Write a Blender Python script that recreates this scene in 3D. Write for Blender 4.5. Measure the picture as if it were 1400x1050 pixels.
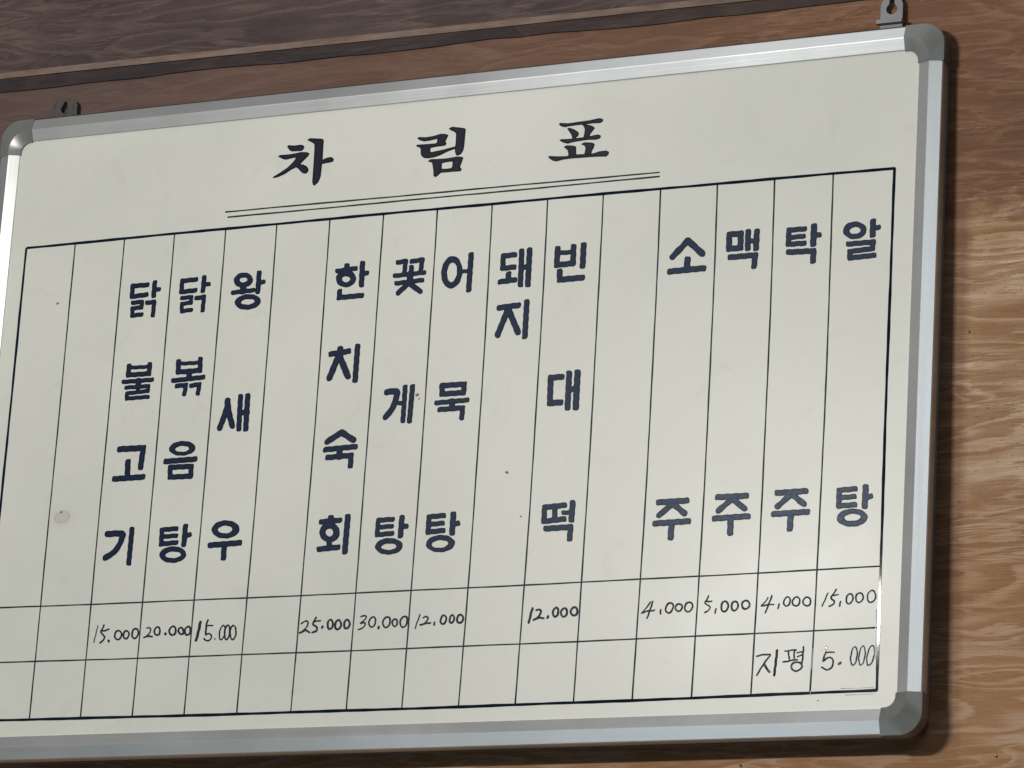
import bpy, math, random
import numpy as np
from mathutils import Matrix, Vector

for o in list(bpy.data.objects):
    bpy.data.objects.remove(o, do_unlink=True)
scene = bpy.context.scene
COL = scene.collection
R = math.radians

# ---------------------------------------------------------------- camera, light, exposure
# Board space: origin at the top left corner of the ruled table, x right, z up, y into the wall (metres).
BOARD = Matrix.Translation((0, 0, 2.45)) @ Matrix.Rotation(R(-1.56), 4, 'X')   # the board hangs a little off the wall at its foot

cam_d = bpy.data.cameras.new('camera')
cam = bpy.data.objects.new('camera', cam_d)
COL.objects.link(cam)
right = Vector((0.9053454, 0.4202206, 0.0613548))
down = Vector((-0.0641258, 0.2780901, -0.9584121))
fwd = Vector((-0.4198067, 0.8637596, 0.2787146))
M = Matrix.Identity(4)
for i in range(3):
    M[i][0] = right[i]; M[i][1] = -down[i]; M[i][2] = -fwd[i]
M.translation = Vector((1.92334, -2.93360, -1.10939))
cam.matrix_world = BOARD @ M
cam_d.sensor_width = 36.0
cam_d.lens = 5502.16 / 1400 * 36.0
cam_d.clip_end = 100.0
scene.camera = cam

world = bpy.data.worlds.new('World')
scene.world = world
world.use_nodes = True
bg = world.node_tree.nodes['Background']
bg.inputs['Color'].default_value = (0.74, 0.84, 1.0, 1)
bg.inputs['Strength'].default_value = 0.036

def area_light(name, loc, target, sx, sy, power, color):
    d = bpy.data.lights.new(name, 'AREA')
    d.shape = 'RECTANGLE'; d.size = sx; d.size_y = sy
    d.energy = power; d.color = color
    o = bpy.data.objects.new(name, d)
    COL.objects.link(o)
    z = (Vector(loc) - Vector(target)).normalized()          # the lamp shines along its -Z
    x = Vector((0, 0, 1)).cross(z).normalized()
    y = z.cross(x)
    m = Matrix.Identity(4)
    for i in range(3):
        m[i][0] = x[i]; m[i][1] = y[i]; m[i][2] = z[i]
    m.translation = Vector(loc)
    o.matrix_world = BOARD @ m
    return o

# the tube lamp of the room, up and to the left of the board
area_light('tube_lamp', (-0.03, -2.3, 0.20), (0.55, 0, -0.2), 0.40, 0.075, 34.5, (1.0, 0.975, 0.915))
# a window, an unseen bright panel low in front and the lit ceiling, mirrored by the aluminium rails
area_light('right_window', (1.78, -2.5, 0.42), (0.8, 0, -0.2), 0.42, 1.25, 5.2, (0.90, 0.97, 1.0))
area_light('low_panel', (-0.30, -2.6, -1.50), (0.6, 0, -0.2), 0.85, 0.85, 4.6, (0.78, 0.92, 1.0))
area_light('ceiling_light', (0.52, -0.60, 1.05), (0.5, -0.25, 0.0), 0.95, 0.55, 1.9, (0.96, 0.98, 1.0))

scene.view_settings.view_transform = 'Standard'
scene.view_settings.look = 'None'
scene.view_settings.exposure = 0.0
scene.view_settings.gamma = 1.0
scene.view_settings.use_curve_mapping = False
scene.render.engine = 'CYCLES'

# ---------------------------------------------------------------- helpers
def tag(o, label=None, cat=None, kind=None, group=None):
    if label: o['label'] = label
    if cat: o['category'] = cat
    if kind: o['kind'] = kind
    if group: o['group'] = group
    return o

def link(name, mesh, mat, parent=None, matrix=None):
    o = bpy.data.objects.new(name, mesh)
    COL.objects.link(o)
    if mat and not mesh.materials:
        mesh.materials.append(mat)
    if parent:
        o.parent = parent
    if matrix is not None:
        o.matrix_world = matrix
    return o

def mesh_from(name, verts, faces, smooth=False):
    m = bpy.data.meshes.new(name)
    m.from_pydata([tuple(v) for v in verts], [], faces)
    m.validate(); m.update()
    if smooth:
        for p in m.polygons: p.use_smooth = True
    return m

def box_data(x0, x1, y0, y1, z0, z1):
    v = [(x0,y0,z0),(x1,y0,z0),(x1,y1,z0),(x0,y1,z0),(x0,y0,z1),(x1,y0,z1),(x1,y1,z1),(x0,y1,z1)]
    f = [(0,3,2,1),(4,5,6,7),(0,1,5,4),(1,2,6,5),(2,3,7,6),(3,0,4,7)]
    return v, f

class NT:
    """small helper for node materials"""
    def __init__(self, name):
        self.mat = bpy.data.materials.new(name)
        self.mat.use_nodes = True
        self.t = self.mat.node_tree
        self.b = self.t.nodes['Principled BSDF']
    def n(self, kind, **kw):
        nd = self.t.nodes.new(kind)
        for k, v in kw.items():
            if k.startswith('i_'):
                nd.inputs[k[2:].replace('_', ' ')].default_value = v
            else:
                setattr(nd, k, v)
        return nd
    def l(self, a, b):
        self.t.links.new(a, b)
    def math(self, op, a, b=None, c=None, clamp=False):
        nd = self.n('ShaderNodeMath', operation=op, use_clamp=clamp)
        for i, s in enumerate((a, b, c)):
            if s is None: continue
            if isinstance(s, (int, float)): nd.inputs[i].default_value = s
            else: self.l(s, nd.inputs[i])
        return nd.outputs[0]
    def mix(self, fac, a, b):
        nd = self.n('ShaderNodeMix', data_type='RGBA')
        for s, i in ((fac, 0), (a, 6), (b, 7)):
            if isinstance(s, (int, float)): nd.inputs[i].default_value = s
            elif isinstance(s, tuple): nd.inputs[i].default_value = (*s, 1)
            else: self.l(s, nd.inputs[i])
        return nd.outputs[2]
    def ramp(self, fac, stops, interp='LINEAR'):
        nd = self.n('ShaderNodeValToRGB')
        nd.color_ramp.interpolation = interp
        while len(nd.color_ramp.elements) < len(stops): nd.color_ramp.elements.new(0.5)
        for e, (p, c) in zip(nd.color_ramp.elements, stops):
            e.position = p
            e.color = (*c, 1) if isinstance(c, tuple) else (c, c, c, 1)
        self.l(fac, nd.inputs[0])
        return nd.outputs[0]
    def mapping(self, vec, loc=(0,0,0), scale=(1,1,1), rot=(0,0,0)):
        nd = self.n('ShaderNodeMapping')
        nd.inputs['Location'].default_value = loc
        nd.inputs['Scale'].default_value = scale
        nd.inputs['Rotation'].default_value = rot
        self.l(vec, nd.inputs[0])
        return nd.outputs[0]
    def noise(self, vec, scale, detail=2.0, rough=0.5, dist=0.0):
        nd = self.n('ShaderNodeTexNoise', noise_dimensions='3D')
        nd.inputs['Scale'].default_value = scale
        nd.inputs['Detail'].default_value = detail
        nd.inputs['Roughness'].default_value = rough
        nd.inputs['Distortion'].default_value = dist
        self.l(vec, nd.inputs['Vector'])
        return nd.outputs[0]
    def bump(self, h, strength, dist):
        nd = self.n('ShaderNodeBump')
        nd.inputs['Strength'].default_value = strength
        nd.inputs['Distance'].default_value = dist
        self.l(h, nd.inputs['Height'])
        self.l(nd.outputs[0], self.b.inputs['Normal'])
    def obj(self):
        return self.n('ShaderNodeTexCoord').outputs['Object']
    def set(self, **kw):
        for k, v in kw.items():
            self.b.inputs[k.replace('_', ' ')].default_value = v
        return self

# ---------------------------------------------------------------- materials
def wood(name, dark, mid, pale, line, offset=(0,0,0), fade=None, grain=1.0):
    """flat-cut veneer: growth rings as contours of a stretched noise, ragged pale latewood, fine pores.
    fade = (dark, mid, pale, line) of the sun-bleached part of the sheet"""
    m = NT(name)
    co = m.obj()
    wn = m.n('ShaderNodeTexNoise'); wn.inputs['Scale'].default_value = 1.0; wn.inputs['Detail'].default_value = 3
    m.l(m.mapping(co, offset, (4.0, 1, 12.0)), wn.inputs['Vector'])
    vec = m.n('ShaderNodeVectorMath', operation='MULTIPLY_ADD')
    m.l(wn.outputs['Color'], vec.inputs[0]); vec.inputs[1].default_value = (0.10, 0, 0.035); m.l(co, vec.inputs[2])
    jag = m.noise(m.mapping(co, offset, (34, 1, 620)), 1.0, 5, 0.72)
    jag0 = m.math('SUBTRACT', jag, 0.5)
    def rings(sx, sz, count, off, rag):
        n1 = m.noise(m.mapping(vec.outputs[0], tuple(o + off for o in offset), (sx, 1, sz), (0, R(4), 0)), 1.0, 2.5, 0.40, 0.3)
        s = m.math('ADD', m.math('MULTIPLY', n1, count), m.math('MULTIPLY', jag0, rag))
        return m.math('FRACT', s), n1
    sawA, nA = rings(4.6, 30.0, 9.0, 0.0, 0.95)
    sawB, nB = rings(9.0, 80.0, 9.0, 3.3, 0.90)
    # a ring: slow rise of tone, then a ragged pale edge
    toneA = m.ramp(sawA, [(0.0, 0.0), (0.75, 0.9), (1.0, 1.0)])
    lineA = m.ramp(sawA, [(0.52, 0.0), (0.84, 0.85), (0.93, 0.6), (1.0, 0.0)])
    lineB = m.ramp(sawB, [(0.50, 0.0), (0.88, 1.0), (1.0, 0.0)])
    patch = m.ramp(m.noise(m.mapping(co, offset, (8, 1, 22)), 1.0, 3, 0.55), [(0.38, 0.0), (0.64, 1.0)])
    patch2 = m.ramp(m.noise(m.mapping(co, tuple(o + 8 for o in offset), (9, 1, 24)), 1.0, 2, 0.5), [(0.42, 0.0), (0.60, 1.0)])
    lines = m.math('ADD', m.math('MULTIPLY', lineA, m.math('MULTIPLY_ADD', patch, 0.70, 0.25)),
                   m.math('MULTIPLY', lineB, m.math('MULTIPLY', patch2, 0.75)), clamp=True)
    pores = m.ramp(m.noise(m.mapping(co, offset, (22, 1, 1050)), 1.0, 5, 0.75), [(0.36, 0.0), (0.62, 1.0)])
    speck = m.ramp(m.noise(m.mapping(co, offset, (230, 1, 620)), 1.0, 1, 0.5), [(0.27, 1.0), (0.35, 0.0)])
    mott = m.noise(m.mapping(co, offset, (40, 1, 90)), 1.0, 4, 0.65)
    def shade(d, a, p, ln):
        c = m.mix(toneA, d, a)
        c = m.mix(m.math('MULTIPLY', patch, 0.5), c, p)
        c = m.mix(m.math('MULTIPLY', m.ramp(mott, [(0.35, 0.0), (0.7, 1.0)]), 0.35), c, d)
        c = m.mix(lines, c, ln)
        c = m.mix(m.math('MULTIPLY', pores, 0.55 * grain), c, d)
        return m.mix(m.math('MULTIPLY', speck, 0.55 * grain), c, tuple(x * 0.45 for x in d))
    col = shade(dark, mid, pale, line)
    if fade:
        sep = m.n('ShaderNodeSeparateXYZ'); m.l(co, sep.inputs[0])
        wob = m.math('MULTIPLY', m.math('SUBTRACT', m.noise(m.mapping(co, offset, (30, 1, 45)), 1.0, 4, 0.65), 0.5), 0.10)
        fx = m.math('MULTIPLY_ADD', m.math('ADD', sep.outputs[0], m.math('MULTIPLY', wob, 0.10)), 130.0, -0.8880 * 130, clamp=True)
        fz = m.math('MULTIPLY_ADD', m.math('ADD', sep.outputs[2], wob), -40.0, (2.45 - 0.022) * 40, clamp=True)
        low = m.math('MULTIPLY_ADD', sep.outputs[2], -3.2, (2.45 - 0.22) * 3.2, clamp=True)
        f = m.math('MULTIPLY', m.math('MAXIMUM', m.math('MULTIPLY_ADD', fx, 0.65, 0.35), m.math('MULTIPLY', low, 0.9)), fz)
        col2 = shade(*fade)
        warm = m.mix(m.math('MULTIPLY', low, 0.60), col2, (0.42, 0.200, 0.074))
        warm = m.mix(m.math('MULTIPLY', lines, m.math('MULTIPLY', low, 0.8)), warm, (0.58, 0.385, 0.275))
        # the left of the sheet is greyer and darker
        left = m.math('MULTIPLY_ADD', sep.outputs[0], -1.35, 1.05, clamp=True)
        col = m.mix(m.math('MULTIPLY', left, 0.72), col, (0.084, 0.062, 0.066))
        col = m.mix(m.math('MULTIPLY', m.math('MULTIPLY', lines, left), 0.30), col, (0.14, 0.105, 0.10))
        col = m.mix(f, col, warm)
    m.l(col, m.b.inputs['Base Color'])
    m.l(m.ramp(pores, [(0, 0.52), (1, 0.68)]), m.b.inputs['Roughness'])
    m.set(Specular_IOR_Level=0.25)
    m.bump(m.math('ADD', pores, m.math('MULTIPLY', jag, 0.4)), 0.3, 0.0005)
    return m.mat

def plain(name, col, rough, metal=0.0, spec=0.5, vary=0.0, vscale=(60, 60, 60), bump=0.0):
    m = NT(name)
    m.set(Roughness=rough, Metallic=metal, Specular_IOR_Level=spec)
    co = m.obj()
    n = m.noise(m.mapping(co, (0, 0, 0), vscale), 1.0, 4, 0.6)
    k = m.ramp(n, [(0.3, 0.0), (0.7, 1.0)])
    m.l(m.mix(k, tuple(c * (1 - vary) for c in col), tuple(min(1, c * (1 + vary)) for c in col)), m.b.inputs['Base Color'])
    m.l(m.ramp(k, [(0, max(0.02, rough * (1 - vary))), (1, min(1, rough * (1 + vary)))]), m.b.inputs['Roughness'])
    if bump: m.bump(n, bump, 0.0004)
    return m

MAT = {}
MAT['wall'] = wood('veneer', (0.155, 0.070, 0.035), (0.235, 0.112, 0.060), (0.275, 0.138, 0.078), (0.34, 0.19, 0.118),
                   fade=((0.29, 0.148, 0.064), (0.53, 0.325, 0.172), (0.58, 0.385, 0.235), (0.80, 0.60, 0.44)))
MAT['plank'] = wood('dark_veneer', (0.056, 0.037, 0.036), (0.110, 0.073, 0.069), (0.146, 0.097, 0.083), (0.176, 0.121, 0.103), offset=(3.1, 0, 5.7))
MAT['raw_edge'] = plain('raw_wood_edge', (0.47, 0.335, 0.28), 0.7, vary=0.25, vscale=(40, 40, 400), spec=0.2).mat
MAT['under_strip'] = wood('dark_strip_wood', (0.030, 0.021, 0.023), (0.052, 0.036, 0.038), (0.060, 0.044, 0.042), (0.07, 0.05, 0.048), offset=(7.3, 0, 1.2))
MAT['under_strip_b'] = wood('dark_strip_wood_lighter', (0.038, 0.024, 0.023), (0.075, 0.046, 0.040), (0.082, 0.052, 0.043), (0.09, 0.06, 0.05), offset=(1.3, 0, 9.2))

def board_material():
    m = NT('coated_board')
    co = m.obj()
    cloud = m.noise(m.mapping(co, (0, 0, 0), (3.4, 1, 3.4)), 1.0, 5, 0.55)
    fine = m.noise(m.mapping(co, (0, 0, 0), (220, 1, 220)), 1.0, 3, 0.6)
    col = m.mix(m.ramp(cloud, [(0.35, 0.0), (0.68, 1.0)]), (0.660, 0.664, 0.602), (0.742, 0.742, 0.680))
    col = m.mix(m.math('MULTIPLY', m.ramp(fine, [(0.30, 1.0), (0.42, 0.0)]), 0.10), col, (0.45, 0.45, 0.40))
    # faint wiped smears
    sm = m.noise(m.mapping(co, (2, 0, 4), (26, 1, 26)), 1.0, 5, 0.7, 0.6)
    col = m.mix(m.math('MULTIPLY', m.ramp(sm, [(0.58, 0.0), (0.80, 1.0)]), 0.30), col, (0.48, 0.47, 0.43))
    # brown thumb-sized stain in the second column
    d = m.n('ShaderNodeVectorMath', operation='SUBTRACT'); m.l(co, d.inputs[0]); d.inputs[1].default_value = (0.0655, 0, -0.2565)
    wn = m.n('ShaderNodeTexNoise'); wn.inputs['Scale'].default_value = 190; wn.inputs['Detail'].default_value = 3
    m.l(co, wn.inputs['Vector'])
    dd = m.n('ShaderNodeVectorMath', operation='MULTIPLY_ADD'); m.l(wn.outputs['Color'], dd.inputs[0]); dd.inputs[1].default_value = (0.005,)*3
    m.l(d.outputs[0], dd.inputs[2])
    sc = m.n('ShaderNodeVectorMath', operation='MULTIPLY_ADD'); m.l(dd.outputs[0], sc.inputs[0])
    sc.inputs[1].default_value = (1/0.0085, 0, 1/0.0062); sc.inputs[2].default_value = (-0.3, 0, -0.4)
    ln = m.n('ShaderNodeVectorMath', operation='LENGTH'); m.l(sc.outputs[0], ln.inputs[0])
    r = ln.outputs['Value']
    halo = m.ramp(r, [(0.0, 0.40), (0.70, 0.45), (0.88, 0.85), (1.0, 0.25), (1.0, 0.0)])
    soft = m.ramp(m.math('MULTIPLY', r, 0.4), [(0.3, 0.16), (0.85, 0.0)])
    col = m.mix(m.math('MULTIPLY', halo, 0.55), col, (0.37, 0.26, 0.19))
    col = m.mix(soft, col, (0.46, 0.45, 0.40))
    m.l(col, m.b.inputs['Base Color'])
    m.l(m.ramp(cloud, [(0.3, 0.32), (0.7, 0.42)]), m.b.inputs['Roughness'])
    m.set(Specular_IOR_Level=0.4)
    m.bump(fine, 0.04, 0.0003)
    return m.mat
MAT['board'] = board_material()

def brushed(name, axis_scale):
    m = NT(name)
    co = m.obj()
    st = m.noise(m.mapping(co, (0, 0, 0), axis_scale), 1.0, 3, 0.6)
    cl = m.noise(m.mapping(co, (0, 0, 0), (9, 9, 9)), 1.0, 4, 0.6)
    m.l(m.mix(m.ramp(cl, [(0.35, 0), (0.7, 1)]), (0.70, 0.71, 0.71), (0.80, 0.81, 0.80)), m.b.inputs['Base Color'])
    m.l(m.math('ADD', m.math('MULTIPLY', st, 0.10), m.math('MULTIPLY_ADD', cl, 0.08, 0.25)), m.b.inputs['Roughness'])
    m.set(Metallic=0.70)
    m.bump(st, 0.14, 0.0003)
    return m.mat
MAT['alu_h'] = brushed('brushed_aluminium_level', (6, 500, 900))
MAT['alu_v'] = brushed('brushed_aluminium_upright', (900, 500, 6))
MAT['cap'] = plain('grey_plastic', (0.185, 0.19, 0.182), 0.27, spec=0.6, vary=0.08, bump=0.05).mat
MAT['back'] = plain('backing_board', (0.16, 0.15, 0.14), 0.6, vary=0.15).mat
MAT['rail_edge'] = plain('dark_edge', (0.03, 0.032, 0.036), 0.6, vary=0.1, spec=0.2).mat
MAT['steel'] = plain('zinc_steel', (0.20, 0.20, 0.21), 0.5, metal=0.5, vary=0.15, bump=0.1).mat
MAT['dark_steel'] = plain('tarnished_steel', (0.085, 0.075, 0.075), 0.6, metal=0.3, vary=0.35, vscale=(250, 250, 250), bump=0.3).mat
MAT['nail'] = plain('bright_nail', (0.62, 0.60, 0.55), 0.35, metal=0.8, vary=0.1).mat
MAT['brass'] = plain('brass', (0.80, 0.62, 0.22), 0.28, metal=0.9, vary=0.1).mat
MAT['outline'] = plain('outline_ink', (0.004, 0.007, 0.016), 0.38, spec=0.15, vary=0.1).mat
MAT['face'] = plain('navy_vinyl', (0.014, 0.022, 0.054), 0.34, spec=0.15, vary=0.12, vscale=(300, 300, 300), bump=0.15).mat
MAT['face'].node_tree.nodes['Principled BSDF'].inputs['Specular Tint'].default_value = (0.62, 0.80, 1.0, 1)
MAT['tape'] = plain('painted_tape_glint', (0.80, 0.83, 0.84), 0.2, vary=0.1, vscale=(400, 400, 400)).mat
MAT['title_face'] = plain('violet_black_vinyl', (0.015, 0.014, 0.031), 0.36, spec=0.18, vary=0.12, vscale=(300, 300, 300), bump=0.15).mat
MAT['line'] = plain('ruled_ink', (0.014, 0.024, 0.027), 0.5, spec=0.2, vary=0.3, vscale=(150, 150, 150)).mat
MAT['border'] = plain('border_tape', (0.006, 0.014, 0.026), 0.045, spec=0.14, vary=0.2).mat
MAT['ink'] = plain('marker_ink', (0.009, 0.014, 0.022), 0.5, spec=0.2, vary=0.35, vscale=(200, 200, 200)).mat
MAT['ink_violet'] = plain('violet_marker_ink', (0.026, 0.026, 0.058), 0.5, spec=0.2, vary=0.35, vscale=(200, 200, 200)).mat
MAT['fleck'] = plain('glint_drop', (0.74, 0.75, 0.72), 0.05, vary=0.02).mat
MAT['speck'] = plain('dirt_speck', (0.21, 0.18, 0.14), 0.7, vary=0.3).mat

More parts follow.
